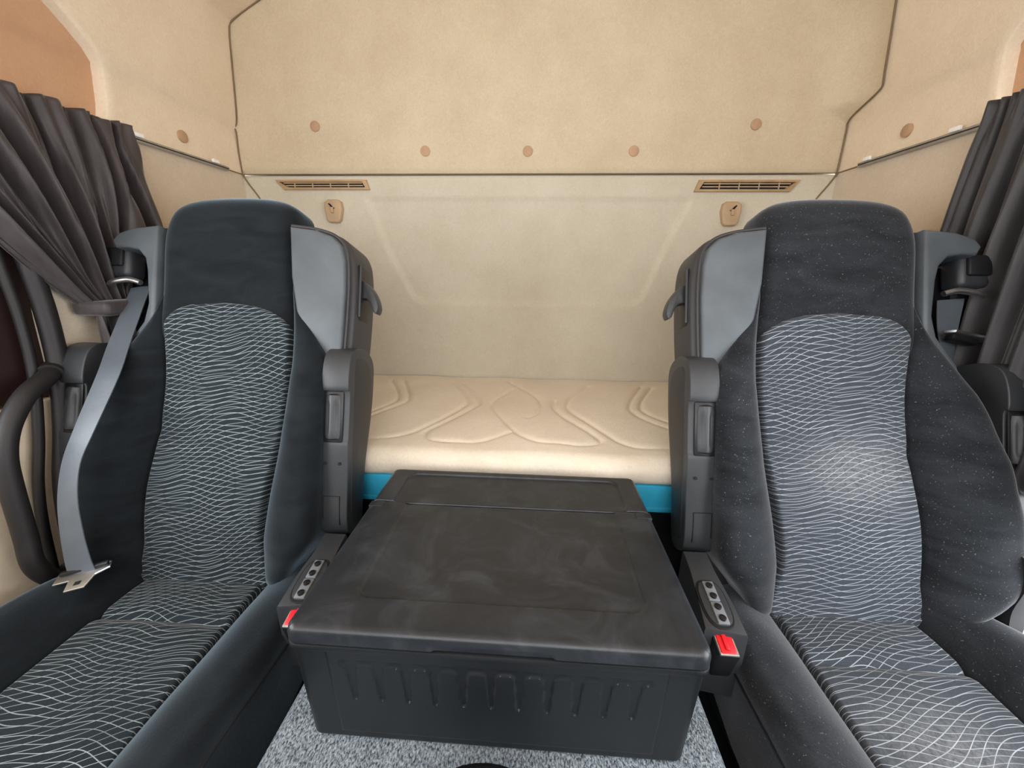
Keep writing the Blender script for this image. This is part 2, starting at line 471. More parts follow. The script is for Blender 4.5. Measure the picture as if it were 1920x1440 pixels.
# side walls: beige rear corner panels with a lean above the crease; profile given for the left, mirrored for the right
EDGE = [(0.50, 0.70), (1.10, 0.745), (1.2, 0.76), (1.3, 0.80), (1.40, 0.86), (1.497, 0.965), (1.55, 0.982), (1.62, 0.992), (1.645, 0.986), (1.675, 0.955), (1.712, 0.905), (1.80, 0.70), (1.905, 0.30), (1.95, -0.3), (2.14, -1.0)]
def side_wall(sg, name, mat_main):
    root = tag(bpy.data.objects.new(name, None), kind='structure'); COL.objects.link(root)
    x0 = XL if sg > 0 else XR
    root.location = (x0, 1.1, 0.2)
    ez = [e[0] for e in EDGE]; ey = [e[1] for e in EDGE]
    n = 26; V = []; F = []
    # split the profile finely
    P = []
    for (a, b) in zip(PROF[:-1], PROF[1:]):
        k = max(1, int(math.hypot(b[0] - a[0], b[1] - a[1]) / 0.02))
        for i in range(k): P.append((a[0] + (b[0] - a[0]) * i / k, a[1] + (b[1] - a[1]) * i / k))
    P.append(PROF[-1])
    low = [p for p in P if p[1] <= 1.497]; up = [p for p in P if p[1] >= 1.497]
    for nm, rows, mt in (('lower_panel', low, M['felt_side_shaded']), ('upper_panel', up, mat_main)):
        V = []; F = []
        for (dx, z) in rows:
            y0 = float(np.interp(z, ez, ey))
            for j in range(n + 3):
                if j < 3: yy = y0 + (0.0, 0.0, 0.004)[j]; ox = (-0.045, 0.004 - 0.004, 0.0)[j] if j != 1 else -0.004
                else: yy = y0 + 0.004 + (YB + 0.01 - y0 - 0.004) * (j - 2) / n; ox = 0.0
                V.append((x0 + sg * (dx + ox), yy, z))
        w = n + 3
        for i in range(len(rows) - 1):
            for j in range(w - 1): F.append((i * w + j, i * w + j + 1, (i + 1) * w + j + 1, (i + 1) * w + j))
        from_data(nm, V, F, mt, root, True, fix=False)
    # tan panel in front, over the door
    V = []; F = []
    rows = [p for p in P if p[1] > 1.50]
    for (dx, z) in rows:
        for y in (-1.0, 0.3, 0.8, 1.06):
            V.append((x0 + sg * (dx - 0.028), y, z + (0.02 if z > 1.93 else 0)))
    for i in range(len(rows) - 1):
        for j in range(3): F.append((i * 4 + j, i * 4 + j + 1, (i + 1) * 4 + j + 1, (i + 1) * 4 + j))
    from_data('door_header_panel', V, F, M['tan'], root, True, fix=False)
    yb = 1.178; z = 1.547
    tube('trim_clip', [(x0 - sg * 0.004, yb, z), (x0 + sg * 0.005, yb, z), (x0 + sg * 0.0065, yb, z)], [0.0155, 0.0155, 0.0125], M['clip'], root, 24)
    return root
wl = side_wall(1, 'wall_left', M['felt_side'])
wr = side_wall(-1, 'wall_right', M['felt_side'])

# joints between the panels
def seam(path, r=0.0022, parent=None): return tube('panel_joint', path, r, M['seam'], parent, 6)
JL = [(XL + 0.003, YB - 0.004, 1.497), (XL + 0.003, YB - 0.005, 1.56), (XL + 0.006, YB - 0.005, 1.625), (XL + 0.0, YB - 0.006, 1.634), (XL + 0.016, YB - 0.006, 1.66), (XL + 0.030, YB - 0.006, 1.80), (XL + 0.040, YB - 0.006, 1.895), (XL + 0.062, YB - 0.006, 1.925), (XL + 0.18, YB - 0.006, 1.983), (XL + 0.32, YB - 0.006, 2.04)]
seam([(XL + 0.003, YB - 0.002, 1.4975), (-0.5, YB - 0.001, 1.4975), (0.4, YB - 0.001, 1.4975), (XR - 0.003, YB - 0.002, 1.4975)], 0.0014, wall)
seam(catmull(JL, 4), 0.0022, wall)
seam(catmull([(XL + 0.002, YB - 0.004, 1.497), (XL + 0.02, YB - 0.002, 1.465), (XL + 0.05, YB - 0.001, 1.42), (XL + 0.08, YB - 0.001, 1.36)], 4), 0.0024, wall)
seam(catmull([(XR - 0.002, YB - 0.004, 1.497), (XR - 0.02, YB - 0.002, 1.465), (XR - 0.05, YB - 0.001, 1.42), (XR - 0.08, YB - 0.001, 1.36)], 4), 0.0024, wall)
def right_edge(z):
    k = float(sm(z, 1.626, 1.682))
    return (XR - 0.006 - float(np.interp(z, [p[1] for p in PROF], [p[0] for p in PROF])), YB - 0.006 - 0.124 * k, z)
seam([right_edge(z) for z in [1.497, 1.53, 1.57, 1.61] + list(np.linspace(1.62, 1.69, 16)) + list(np.linspace(1.71, 1.98, 14))], 0.0022, wall)
for x0, sg in ((XL, 1), (XR, -1)):
    seam([(x0 + sg * 0.001, 0.99, 1.499), (x0 + sg * 0.001, YB - 0.003, 1.4975)], 0.002, wl if sg > 0 else wr)

# roof, windscreen header, dash and doors: what closes the cab round the camera
roof = tag(from_data('ceiling', [(-1.2, -1.1, 2.18), (1.1, -1.1, 2.18), (1.1, 1.5, 2.18), (-1.2, 1.5, 2.18), (-1.2, -1.1, 2.22), (1.1, -1.1, 2.22), (1.1, 1.5, 2.22), (-1.2, 1.5, 2.22)],
      [(0, 1, 2, 3), (7, 6, 5, 4), (0, 4, 5, 1), (1, 5, 6, 2), (2, 6, 7, 3), (3, 7, 4, 0)], M['felt'], None, False, origin=(XC, 0, 2.18)), kind='structure')
tag(box('wall_front', (-1.2, -1.10, 0.2), (1.1, -1.02, 1.25), M['black'], None, 0.01, origin=(XC, -1.06, 0.2)), kind='structure')

# left door: dark upper trim over a beige lower panel
dl = tag(bpy.data.objects.new('door_1', None), kind='structure'); COL.objects.link(dl); dl.location = (-1.07, 0.0, 0.2)
box('upper_trim', (-1.10, 0.50, 0.925), (-1.045, 1.00, 1.60), M['trim_dark'], dl, 0.006)
box('front_trim', (-1.10, -1.0, 0.925), (-1.045, -0.60, 1.60), M['trim_dark'], dl, 0.006)
box('header_trim', (-1.10, -1.0, 1.50), (-1.050, 1.00, 1.62), M['trim_dark'], dl, 0.006)
box('lower_panel', (-1.10, -1.0, 0.25), (-1.035, 1.00, 0.922), M['door_beige'], dl, 0.008)
# right-hand body side: only a low sill and a header, the door stands open
dr = tag(bpy.data.objects.new('door_2', None), kind='structure'); COL.objects.link(dr); dr.location = (0.98, 0.2, 0.2)
box('sill', (0.94, -1.0, 0.2), (1.02, 0.80, 0.36), M['black'], dr, 0.01)
box('front_pillar', (0.94, -1.0, 0.3), (1.02, -0.55, 1.55), M['black'], dr, 0.01)

# door rubber seal on the left opening and beige pillar strip
SP = [(-1.0, 0.755, 1.40), (-1.0, 0.735, 1.25), (-1.0, 0.735, 1.10), (-1.0, 0.725, 0.98), (-1.0, 0.700, 0.86), (-1.0, 0.672, 0.76), (-1.0, 0.655, 0.66), (-1.0, 0.64, 0.50)]
sl = tube('trim_1', SP, 0.017, M['rubber'], None, 10, 6, origin=(-1.0, 0.7, 0.5)); tag(sl, kind='structure')
s2 = tube('trim_2', [(p[0] - 0.012, p[1] - 0.035, p[2]) for p in SP], 0.009, M['rubber'], None, 8, 6, origin=(-1.0, 0.66, 0.5)); tag(s2, kind='structure')

# floor: low foot wells and the carpeted engine tunnel
def floor():
    bm = bmesh.new()
    bm_box(bm, (-1.2, -1.1, 0.12), (1.1, 1.45, 0.20), 0)
    bm_box(bm, (-0.338, -1.0, 0.18), (0.262, 1.40, 0.602), 0.02, 3)
    return tag(from_bm('floor', bm, M['carpet'], None, True, 40, (XC, 0, 0.2)), kind='structure')
floor()

# ------------------------------------------------------------------ rear bunk
bed = thing('bunk_base', (XC, 1.1, 0.2), 'blue-edged bunk base under the beige mattress at the rear wall', 'bed')
box('front_board', (XL + 0.01, 0.768, 0.678), (XR - 0.01, 0.790, 0.742), M['blue'], bed, 0.003)
box('lower_lip', (XL + 0.01, 0.764, 0.678), (XR - 0.01, 0.7678, 0.690), M['blue'], bed, 0.001)
box('bunk_box', (XL + 0.02, 0.80, 0.2), (XR - 0.02, 1.395, 0.740), M['black'], bed, 0.003)
def mattress():
    x0, x1, y0, y1, zt, zb = XL + 0.006, XR - 0.006, 0.762, YB - 0.004, 0.803, 0.743
    r = 0.034
    lines = [
        [(-0.524, 1.338), (-0.472, 1.24), (-0.437, 1.163), (-0.428, 1.101), (-0.453, 1.034), (-0.50, 0.95), (-0.56, 0.88)],
        [(-0.473, 1.331), (-0.435, 1.244), (-0.40, 1.157), (-0.394, 1.095), (-0.431, 1.02), (-0.48, 0.93), (-0.53, 0.86)],
        [(-0.284, 1.326), (-0.238, 1.221), (-0.204, 1.13), (-0.21, 1.071), (-0.272, 0.931), (-0.304, 0.875), (-0.354, 0.845), (-0.44, 0.84)],
        [(-0.254, 1.324), (-0.20, 1.215), (-0.168, 1.133), (-0.17, 1.083), (-0.223, 0.975), (-0.263, 0.896), (-0.263, 0.862), (-0.238, 0.837), (-0.184, 0.835), (-0.131, 0.841), (-0.09, 0.868), (-0.047, 0.912)],
        [(-0.073, 1.257), (-0.114, 1.165), (-0.122, 1.087), (-0.101, 1.028), (-0.047, 0.912), (-0.017, 0.872), (0.019, 0.849), (0.071, 0.846), (0.114, 0.841), (0.16, 0.855), (0.165, 0.876), (0.142, 0.925), (0.083, 1.029), (0.062, 1.104), (0.07, 1.147)],
        [(-0.092, 1.356), (-0.042, 1.281), (0.009, 1.186), (0.026, 1.109), (0.015, 1.045), (-0.011, 1.007)],
        [(0.194, 1.315), (0.136, 1.217), (0.107, 1.141), (0.107, 1.076), (0.141, 1.0), (0.19, 0.906), (0.217, 0.86), (0.259, 0.836), (0.33, 0.838)],
        [(0.384, 1.333), (0.338, 1.236), (0.297, 1.133), (0.293, 1.07), (0.323, 1.009), (0.37, 0.95)],
        [(0.417, 1.326), (0.364, 1.219), (0.331, 1.137), (0.327, 1.081), (0.363, 1.02), (0.41, 0.97)]]
    lines = [catmull(l, 4) for l in lines]
    xs = np.concatenate([np.linspace(x0, -0.60, 10)[:-1], np.linspace(-0.60, 0.50, 250), np.linspace(0.50, x1, 10)[1:]])
    ys = np.concatenate([np.linspace(y0 + r, YB - 0.05, 150), np.linspace(YB - 0.05, y1, 4)[1:]])
    X, Y = np.meshgrid(xs, ys)
    d = np.full(X.shape, 1e9)
    for l in lines: d = np.minimum(d, line_dist(X, Y, l))
    dep = 0.0042 * np.exp(-(d / 0.0032) ** 2) + 0.0030 * np.exp(-(d / 0.011) ** 2)
    rng = random.Random(3)
    Z = zt - dep + 0.0016 * np.sin(X * 21 + 1) * np.sin(Y * 17)
    V = []; F = []; nx = len(xs)
    for i in range(len(ys)):
        for j in range(nx): V.append((X[i, j], Y[i, j], Z[i, j]))
    rows = len(ys)
    # front roll and front face
    front = []
    for k in range(1, 7):
        a = k / 6 * math.pi / 2; front.append((y0 + r - r * math.sin(a), -r * (1 - math.cos(a))))
    front += [(y0 + 0.0015, -0.045), (y0 + 0.003, -0.053), (y0 + 0.012, zb - zt)]
    for (yy, dz) in front:
        for j in range(nx):
            V.append((xs[j], yy + 0.0015 * math.sin(xs[j] * 37) * (1 if dz < -0.01 else 0), Z[0, j] + dz))
    for i in range(rows - 1):
        for j in range(nx - 1): F.append((i * nx + j, i * nx + j + 1, (i + 1) * nx + j + 1, (i + 1) * nx + j))
    prev = 0
    for q in range(len(front)):
        cur = (rows + q) * nx
        for j in range(nx - 1): F.append((prev + j, cur + j, cur + j + 1, prev + j + 1))
        prev = cur
    b = len(V)
    V += [(x0, y1, zb), (x1, y1, zb)]
    F.append((prev, b, b + 1, prev + nx - 1)[::-1])
    o = from_data('mattress', V, F, M['mattress'], None, True, None, (XC, 1.08, zb), fix=False)
    return tag(o, 'beige quilted mattress lying on the blue-edged rear bunk', 'mattress')
mattress()

# ------------------------------------------------------------------ air vents and coat hooks on the rear wall
def vent(xa, xb, xc, xd, z1, z0, label):
    """xa..xb along the top edge, xc..xd along the bottom"""
    t = thing('air_vent', ((xa + xb) / 2, YB, z0), label, 'vent', 'beige air vents on the rear wall')
    def quad(m, y):
        return [(xa + m, y, z1 - m * 0.5), (xb - m, y, z1 - m * 0.5), (xd - m, y, z0 + m * 0.5), (xc + m, y, z0 + m * 0.5)]
    f0 = quad(0.0, YB - 0.008); f1 = quad(0.013, YB - 0.010); f2 = quad(0.016, YB - 0.001); bk = quad(-0.002, YB + 0.004)
    V = bk + f0 + f1 + f2; F = []
    for a in (0, 4, 8):
        for i in range(4): F.append((a + i, a + (i + 1) % 4, a + 4 + (i + 1) % 4, a + 4 + i))
    from_data('vent_frame', V, F, M['tan_plastic'], t, True, sharp=25)
    from_data('vent_duct', quad(0.014, YB - 0.0008), [(0, 1, 2, 3)], M['black_hole'], t, False)
    W = (xb - xa) - 0.04
    for i in range(2):
        z = z0 + (z1 - z0) * (0.42 + 0.26 * i)
        sh = (xa + (xc - xa) * (1 - (0.42 + 0.26 * i)), xb + (xd - xb) * (1 - (0.42 + 0.26 * i)))
        box('louvre', (sh[0] + 0.018, YB - 0.0055, z - 0.0016), (sh[1] - 0.018, YB - 0.0015, z + 0.0016), M['beige_plastic'], t, 0.0004, 1)
    for i in range(4):
        x = xa + 0.02 + W * (i + 0.7) / 4.4
        box('divider', (x, YB - 0.0058, z0 + 0.007), (x + 0.003, YB - 0.0012, z1 - 0.007), M['beige_plastic'], t, 0.0004, 1)
    return t
vent(-0.892, -0.578, -0.865, -0.568, 1.480, 1.450, 'beige slatted air vent above the left coat hook')
vent(0.512, 0.822, 0.500, 0.795, 1.478, 1.444, 'beige slatted air vent above the right coat hook')

def hook(x, z, mir, label):
    t = thing('coat_hook', (x, YB, z - 0.036), label, 'hook', 'beige coat hooks on the rear wall')
    out = [(-0.028, 0.030), (-0.018, 0.036), (0.016, 0.036), (0.028, 0.028), (0.030, 0.008), (0.026, -0.028), (0.018, -0.036), (-0.014, -0.036), (-0.022, -0.028), (-0.031, 0.006)]
    fn = lambda a, b, w: (x + mir * a, YB - w, z + b)
    prism('hook_plate', out, 0.019, -0.001, fn, M['beige_plastic'], t, 0.005, 3)
    prism('hook_slot', [(-0.009, 0.010), (-0.004, 0.010), (0.004, 0.020), (0.011, 0.025), (0.014, 0.022), (0.008, 0.015), (0.004, 0.002), (-0.002, -0.002), (-0.003, 0.006)], 0.0195, 0.012, fn, M['black_hole'], t, 0)
    box('hook_lip', (-0.004, 0.0195, -0.006), (0.006, 0.026, 0.012), M['beige_plastic'], t, 0.002, 2, lambda a, b, c: (x + mir * a, YB - b, z + c))
    return t
hook(-0.697, 1.382, -1, 'small beige coat hook below the left air vent')
hook(0.622, 1.378, 1, 'small beige coat hook below the right air vent')

# ------------------------------------------------------------------ curtain rails and curtains
def rail(sg, name_label):
    x0 = XL if sg > 0 else XR
    t = thing('curtain_rail', (x0, 1.15, 1.49), name_label, 'rail', 'curtain rails on the side walls')
    ya, yb = (0.30, 1.325) if sg > 0 else (0.40, 1.305)
    box('track', (x0 + sg * 0.001 if sg > 0 else x0 - 0.014, ya, 1.4915), (x0 + 0.014 if sg > 0 else x0 - 0.001, yb, 1.5035), M['rail'], t, 0.002, 2)
    box('track_slot', (x0 + sg * 0.0135 if sg > 0 else x0 - 0.0148, ya + 0.01, 1.4955), (x0 + 0.0148 if sg > 0 else x0 - 0.0135, yb - 0.004, 1.4985), M['black'], t, 0.0)
    for y in ((1.03, 1.27) if sg > 0 else (1.035, 1.273)):
        box('track_clip', (min(x0 + sg * 0.010, x0 + sg * 0.018), y - 0.012, 1.502), (max(x0 + sg * 0.010, x0 + sg * 0.018), y + 0.012, 1.512), M['white_clip'], t, 0.002, 2)
    return t
rail(1, 'thin metal curtain rail on the left side wall')
rail(-1, 'thin metal curtain rail on the right side wall')

def left_curtain():
    t = thing('curtain', (XL + 0.05, 0.7, 0.95), 'dark brown curtain gathered and tied back beside the left seat', 'curtain')
    ns, nt = 220, 60
    V = []; F = []
    def P(s, q):
        # s 0 = rear edge, 1 = front edge; q 0 = rail, 1 = tie
        yt = 0.985 - 0.44 * s; zt = 1.512 + 0.012 * math.sin(s * 40) * 0.3
        yb = 0.875 - 0.092 * s; zb = 1.118 - 0.008 * s
        e = q ** (1.0 + 0.15 * s)
        y = yt + (yb - yt) * e
        hang = 0.018 * math.sin(math.pi * q) * s
        z = zt + (zb - zt) * q - hang
        if s < 0.10: y = max(y, 0.985 - 0.115 * max(0, (q - 0.62) / 0.38) ** 1.4 - 0.9 * s * (1 - 0.7 * q)) - 0.012 * q
        amp = 0.014 + 0.020 * math.sin(math.pi * min(1, q * 1.1)) + 0.010 * q
        ph = 2 * math.pi * (8 * s + 0.25 * math.sin(7 * s) + 0.3 * math.sin(2.2 * q + 3 * s))
        f = math.sin(ph) + 0.35 * math.sin(2.3 * ph + 5 * q) + 0.12 * math.sin(5.1 * ph)
        ruffle = 0.005 * math.sin(ph * 2.7) * max(0, 1 - q * 7)
        x = XL + 0.034 + amp * 0.70 * f + ruffle + 0.012 * q
        y += 0.006 * math.cos(ph) * (1 - q)
        return (max(x, XL + 0.004), y, z)
    for i in range(nt):
        for j in range(ns): V.append(P(j / (ns - 1), i / (nt - 1)))
    for i in range(nt - 1):
        for j in range(ns - 1): F.append((i * ns + j, i * ns + j + 1, (i + 1) * ns + j + 1, (i + 1) * ns + j))
    o = from_data('drape', V, F, M['curtain'], t, True, fix=False)
    m = o.modifiers.new('thickness', 'SOLIDIFY'); m.thickness = 0.0015
    # tail below the tie
    V = []; F = []; ns, nt = 90, 24
    for i in range(nt):
        q = i / (nt - 1)
        for j in range(ns):
            s = j / (ns - 1)
            y = 0.872 - 0.088 * s + (0.004 + 0.012 * q) * (0.5 - s); z = 1.108 - 0.16 * q + 0.012 * math.sin(6 * s) * q
            ph = 2 * math.pi * 3.5 * s
            x = XL + 0.060 + (0.010 + 0.012 * q) * math.sin(ph) + 0.004 * math.sin(2.7 * ph + 3 * q)
            V.append((x, y, z))
    for i in range(nt - 1):
        for j in range(ns - 1): F.append((i * ns + j, i * ns + j + 1, (i + 1) * ns + j + 1, (i + 1) * ns + j))
    o = from_data('drape_tail', V, F, M['curtain'], t, True, fix=False)
    m = o.modifiers.new('thickness', 'SOLIDIFY'); m.thickness = 0.0015
    # tie band
    bm = bmesh.new(); bm_box(bm, (XL + 0.012, 0.775, 1.092), (XL + 0.098, 0.885, 1.124), 0.010, 3)
    from_bm('tie_band', bm, M['curtain'], t)
left_curtain()

def right_curtain():
    t = thing('curtain', (XR - 0.05, 0.7, 0.85), 'charcoal curtain hanging in straight folds beside the right seat', 'curtain')
    ns, nt = 260, 60
    V = []; F = []
    for i in range(nt):
        q = i / (nt - 1)
        for j in range(ns):
            s = j / (ns - 1)
            y = 0.960 - 0.55 * s + 0.012 * math.sin(3 * q) - 0.10 * q * q * (0.4 - s)
            z = 1.530 - 0.72 * q
            ph = 2 * math.pi * (9.5 * s + 0.35 * math.sin(5 * s) + 0.22 * q * math.sin(9 * s + 2))
            amp = 0.010 + 0.016 * min(1, q * 2.5)
            f = math.sin(ph) + 0.4 * math.sin(2.2 * ph + 2 * q) + 0.12 * math.sin(5.3 * ph + 4 * q)
            x = XR - 0.031 - amp * 0.66 * f + 0.006 * math.sin(ph * 2.9) * max(0, 1 - q * 9)
            V.append((min(x, XR - 0.007), y, z))
    for i in range(nt - 1):
        for j in range(ns - 1): F.append((i * ns + j, i * ns + j + 1, (i + 1) * ns + j + 1, (i + 1) * ns + j))
    o = from_data('drape', V, F, M['curtain_r'], t, True, fix=False)
    m = o.modifiers.new('thickness', 'SOLIDIFY'); m.thickness = 0.0015
right_curtain()

# ------------------------------------------------------------------ seats
TH = math.radians(17.9); CT, ST = math.cos(TH), math.sin(TH)
def make_seat(sg, xc, label, vel, pat, grp):
    t = thing('truck_seat', (xc, 0.45, 0.2), label, 'seat', grp)
    def B(u, v, w):   # backrest frame: u towards the middle of the cab, v up the back, w forwards
        return (xc + sg * u, 0.63 + v * ST - w * CT, 0.576 + v * CT + w * ST)
    def Cc(u, s, h):  # cushion frame
        return (xc + sg * u, 0.665 - s, 0.556 + h)
    # --- head and shoulder cushion
    head = [(-0.152, 0.50), (-0.150, 0.60), (-0.152, 0.70), (-0.150, 0.76), (-0.132, 0.797), (-0.085, 0.815), (0.0, 0.820), (0.085, 0.817), (0.132, 0.800), (0.150, 0.765), (0.152, 0.70), (0.158, 0.60), (0.162, 0.50), (0.10, 0.46), (0.0, 0.45), (-0.10, 0.46)]
    pillow('head_cushion', head, lambda u, v: 0.006 - 0.018 * sm(v, 0.70, 0.83) + 0.006 * np.cos(u * 9), 0.038, -0.085, B, vel, t, 30, 36, 4)
    # --- patterned middle of the back
    insert = [(-0.128, -0.035), (-0.136, 0.06), (-0.130, 0.18), (-0.116, 0.29), (-0.110, 0.41), (-0.119, 0.50), (-0.121, 0.530), (-0.095, 0.556), (-0.05, 0.569), (0.015, 0.572), (0.07, 0.568), (0.12, 0.554), (0.152, 0.528), (0.157, 0.50), (0.160, 0.43), (0.147, 0.285), (0.127, 0.165), (0.119, 0.08), (0.124, -0.035)]
    def Wi(u, v):
        return 0.014 + 0.012 * np.exp(-((v - 0.16) / 0.12) ** 2) - 0.006 * np.exp(-((v - 0.30) / 0.018) ** 2) * 0.6 + 0.004 * np.cos(u * 12)
    pillow('back_insert', insert, Wi, 0.007, -0.03, B, pat, t, 34, 60, 3, us=sg)
    # --- back bolsters
    def bol(inner):
        def f(u, v):
            if inner: ui = np.interp(v, [0, 0.08, 0.165, 0.28, 0.43, 0.53, 0.6], [0.125, 0.118, 0.127, 0.147, 0.163, 0.160, 0.155]); uo = 0.252
            else: ui = np.interp(v, [0, 0.07, 0.19, 0.30, 0.42, 0.53, 0.6], [0.128, 0.135, 0.130, 0.115, 0.110, 0.125, 0.130]); uo = 0.274
            k = np.clip((np.abs(u) - ui) / (uo - ui), 0, 1)
            H = np.interp(v, [-0.03, 0.1, 0.3, 0.42, 0.5, 0.6], [0.050, 0.062, 0.058, 0.046, 0.022, -0.006])
            return 0.012 + H * (1 - (1 - np.clip(k / 0.7, 0, 1)) ** 2) + 0.0016 * np.sin(v * 60 + 14 * u) * k
        return f
    inner = [(0.126, -0.012), (0.116, 0.08), (0.125, 0.165), (0.145, 0.28), (0.159, 0.43), (0.156, 0.53), (0.150, 0.62), (0.166, 0.622), (0.184, 0.572), (0.210, 0.516), (0.246, 0.460), (0.256, 0.425), (0.254, 0.14), (0.243, 0.085), (0.205, 0.035), (0.172, -0.012)]
    pillow('inner_bolster', inner, bol(True), 0.030, -0.045, B, vel, t, 26, 48, 3)
    outer = [(-0.126, -0.012), (-0.134, 0.07), (-0.128, 0.19), (-0.113, 0.30), (-0.108, 0.42), (-0.122, 0.53), (-0.128, 0.60), (-0.136, 0.602), (-0.152, 0.565), (-0.180, 0.495), (-0.215, 0.41), (-0.252, 0.30), (-0.272, 0.21), (-0.276, 0.12), (-0.258, 0.050), (-0.21, 0.005), (-0.18, -0.012)]
    pillow('outer_bolster', outer, bol(False), 0.030, -0.045, B, vel, t, 26, 48, 3)
    # --- grey vinyl shoulder wings
    wing = [(0.262, 0.425), (0.236, 0.456), (0.195, 0.508), (0.172, 0.556), (0.158, 0.63), (0.150, 0.738), (0.205, 0.731), (0.243, 0.718), (0.263, 0.698), (0.272, 0.665), (0.275, 0.60), (0.272, 0.50), (0.270, 0.425)]
    prism('shoulder_wing', wing, 0.012, -0.06, B, M['vinyl'], t, 0.007, 3)
    tube('wing_piping', [B(u, v, 0.004) for (u, v) in catmull([(0.150, 0.742), (0.205, 0.735), (0.246, 0.722), (0.268, 0.700), (0.277, 0.665), (0.280, 0.60), (0.277, 0.50), (0.273, 0.43)], 4)], 0.0028, M['shell'], t, 6)
    sh = catmull([(0.150, 0.745), (0.205, 0.740), (0.250, 0.726), (0.274, 0.702), (0.284, 0.665), (0.287, 0.60), (0.284, 0.50), (0.276, 0.40)], 3)
    shell = prism('back_shell', [tuple(p) for p in sh] + [(0.255, 0.30), (-0.235, 0.30), (-0.235, 0.33), (-0.165, 0.50), (-0.16, 0.745)], -0.012, -0.115, B, M['shell'], t, 0.010, 3, back_bev=1)
    prism('lower_shell', [(0.245, 0.31), (0.245, 0.06), (0.22, 0.0), (-0.22, 0.0), (-0.24, 0.10), (-0.24, 0.31)], -0.02, -0.048, B, M['shell'], t, 0.005, 2)
    # outer wing: a bracket with the opening of the belt guide
    ow = [(-0.148, 0.740), (-0.205, 0.734), (-0.240, 0.722), (-0.252, 0.706), (-0.243, 0.690), (-0.215, 0.691), (-0.190, 0.686), (-0.174, 0.668), (-0.168, 0.640), (-0.162, 0.57), (-0.170, 0.53), (-0.208, 0.475), (-0.218, 0.435), (-0.190, 0.44), (-0.145, 0.50)]
    prism('outer_wing', ow, 0.010, -0.06, B, M['vinyl'], t, 0.006, 3)
    # belt guide and its chrome eye
    g = box('belt_guide', (-0.292, 0.632, -0.055), (-0.232, 0.700, -0.010), M['arm'], t, 0.012, 3, B)
    box('guide_cover', (-0.286, 0.655, -0.012), (-0.242, 0.696, -0.003), M['black'], g, 0.004, 2, B)
    tube('belt_eye', [B(-0.262, 0.612, 0.0), B(-0.245, 0.617, 0.005), B(-0.215, 0.622, 0.003), B(-0.190, 0.616, 0.0)], 0.006, M['steel'], g, 8, 4)
    box('guide_bracket', (-0.270, 0.50, -0.09), (-0.165, 0.69, -0.06), M['black'], t, 0.01, 2, B)
    # --- recess and lever on the inner side of the shell
    sd = lambda a, b, c: B(0.287 + c, b, a)
    pr = box('lever_recess', (-0.082, 0.548, -0.006), (-0.030, 0.672, 0.0015), M['black'], t, 0.004, 2, lambda a, b, c: B(0.286 + c, b, a))
    tube('recess_rim', [B(0.2885, v, w) for (w, v) in [(-0.030, 0.555), (-0.030, 0.668)]], 0.0035, M['arm'], pr, 8)
    lev = [(0.286, 0.636), (0.296, 0.634), (0.308, 0.622), (0.320, 0.602), (0.326, 0.580), (0.322, 0.566), (0.314, 0.570), (0.308, 0.586), (0.298, 0.598), (0.286, 0.602)]
    prism('recline_lever', [tuple(p) for p in catmull(lev, 3, True)], -0.040, -0.068, B, M['arm'], t, 0.004, 2, back_bev=1)
    # --- folded-up armrests on both sides
    def armrest(m, off, full):
        A = lambda a, b, c: B(m * (off + a), b, c)
        prof = catmull([(-0.045, 0.12), (-0.050, 0.22), (-0.074, 0.34), (-0.080, 0.41), (-0.075, 0.455), (-0.045, 0.478), (0.0, 0.482), (0.030, 0.468), (0.041, 0.435), (0.042, 0.395), (0.034, 0.385), (0.034, 0.30), (0.036, 0.28), (0.030, 0.20), (0.026, 0.13), (0.012, 0.098), (-0.030, 0.092)], 4, True)
        fnp = lambda w, v, a: A(a, v, w)
        o = prism('armrest', [tuple(p) for p in prof], 0.0, 0.056, fnp, M['arm'], t, 0.009, 3, back_bev=1)
        sidep = catmull([(-0.036, 0.14), (-0.040, 0.22), (-0.062, 0.34), (-0.064, 0.41), (-0.050, 0.450), (0.0, 0.462), (0.018, 0.44), (0.020, 0.40), (0.016, 0.28), (0.010, 0.14), (-0.02, 0.112)], 4, True)
        prism('padded_side', [tuple(p) for p in sidep], 0.058, 0.050, fnp, M['arm_dark'], o, 0.004, 2)
        box('wheel_housing', (0.004, 0.287, 0.024), (0.045, 0.392, 0.0375), M['black'], o, 0.003, 2, A)
        # fluted adjuster wheel
        V = []; F = []; K = 40; rows = [(0.293, 0.55), (0.296, 0.92), (0.305, 1.0), (0.315, 1.0), (0.364, 1.0), (0.374, 1.0), (0.383, 0.92), (0.386, 0.55)]
        for (v, k) in rows:
            for j in range(K):
                a = 2 * math.pi * j / K
                fl = 1.0
                if 0.31 < v < 0.37: fl = 1 - 0.17 * max(0, math.cos(a * 6)) ** 0.7
                V.append(A(0.0245 + 0.0185 * k * fl * math.cos(a), v, 0.028 + 0.0185 * k * fl * math.sin(a)))
        for i in range(len(rows) - 1):
            for j in range(K): F.append((i * K + j, i * K + (j + 1) % K, (i + 1) * K + (j + 1) % K, (i + 1) * K + j))
        F.append(tuple(range(K))); F.append(tuple((len(rows) - 1) * K + j for j in range(K)))
        from_data('adjuster_wheel', V, F, M['arm'], o, True, sharp=50)
        for (a, v) in ((0.009, 0.408), (0.040, 0.408), (0.010, 0.245), (0.040, 0.245)):
            w = 0.041 if v > 0.3 else 0.0345
            tube('screw_hole', [A(a, v, w - 0.006), A(a, v, w + 0.0012)], 0.0032, M['black_hole'], o, 10)
        tube('cover_joint', [A(a, v, w) for (a, v, w) in [(0.006, 0.13, 0.0275), (0.006, 0.178, 0.0295), (0.040, 0.178, 0.0295), (0.040, 0.12, 0.026)]], 0.0012, M['black_hole'], o, 5)
        return o
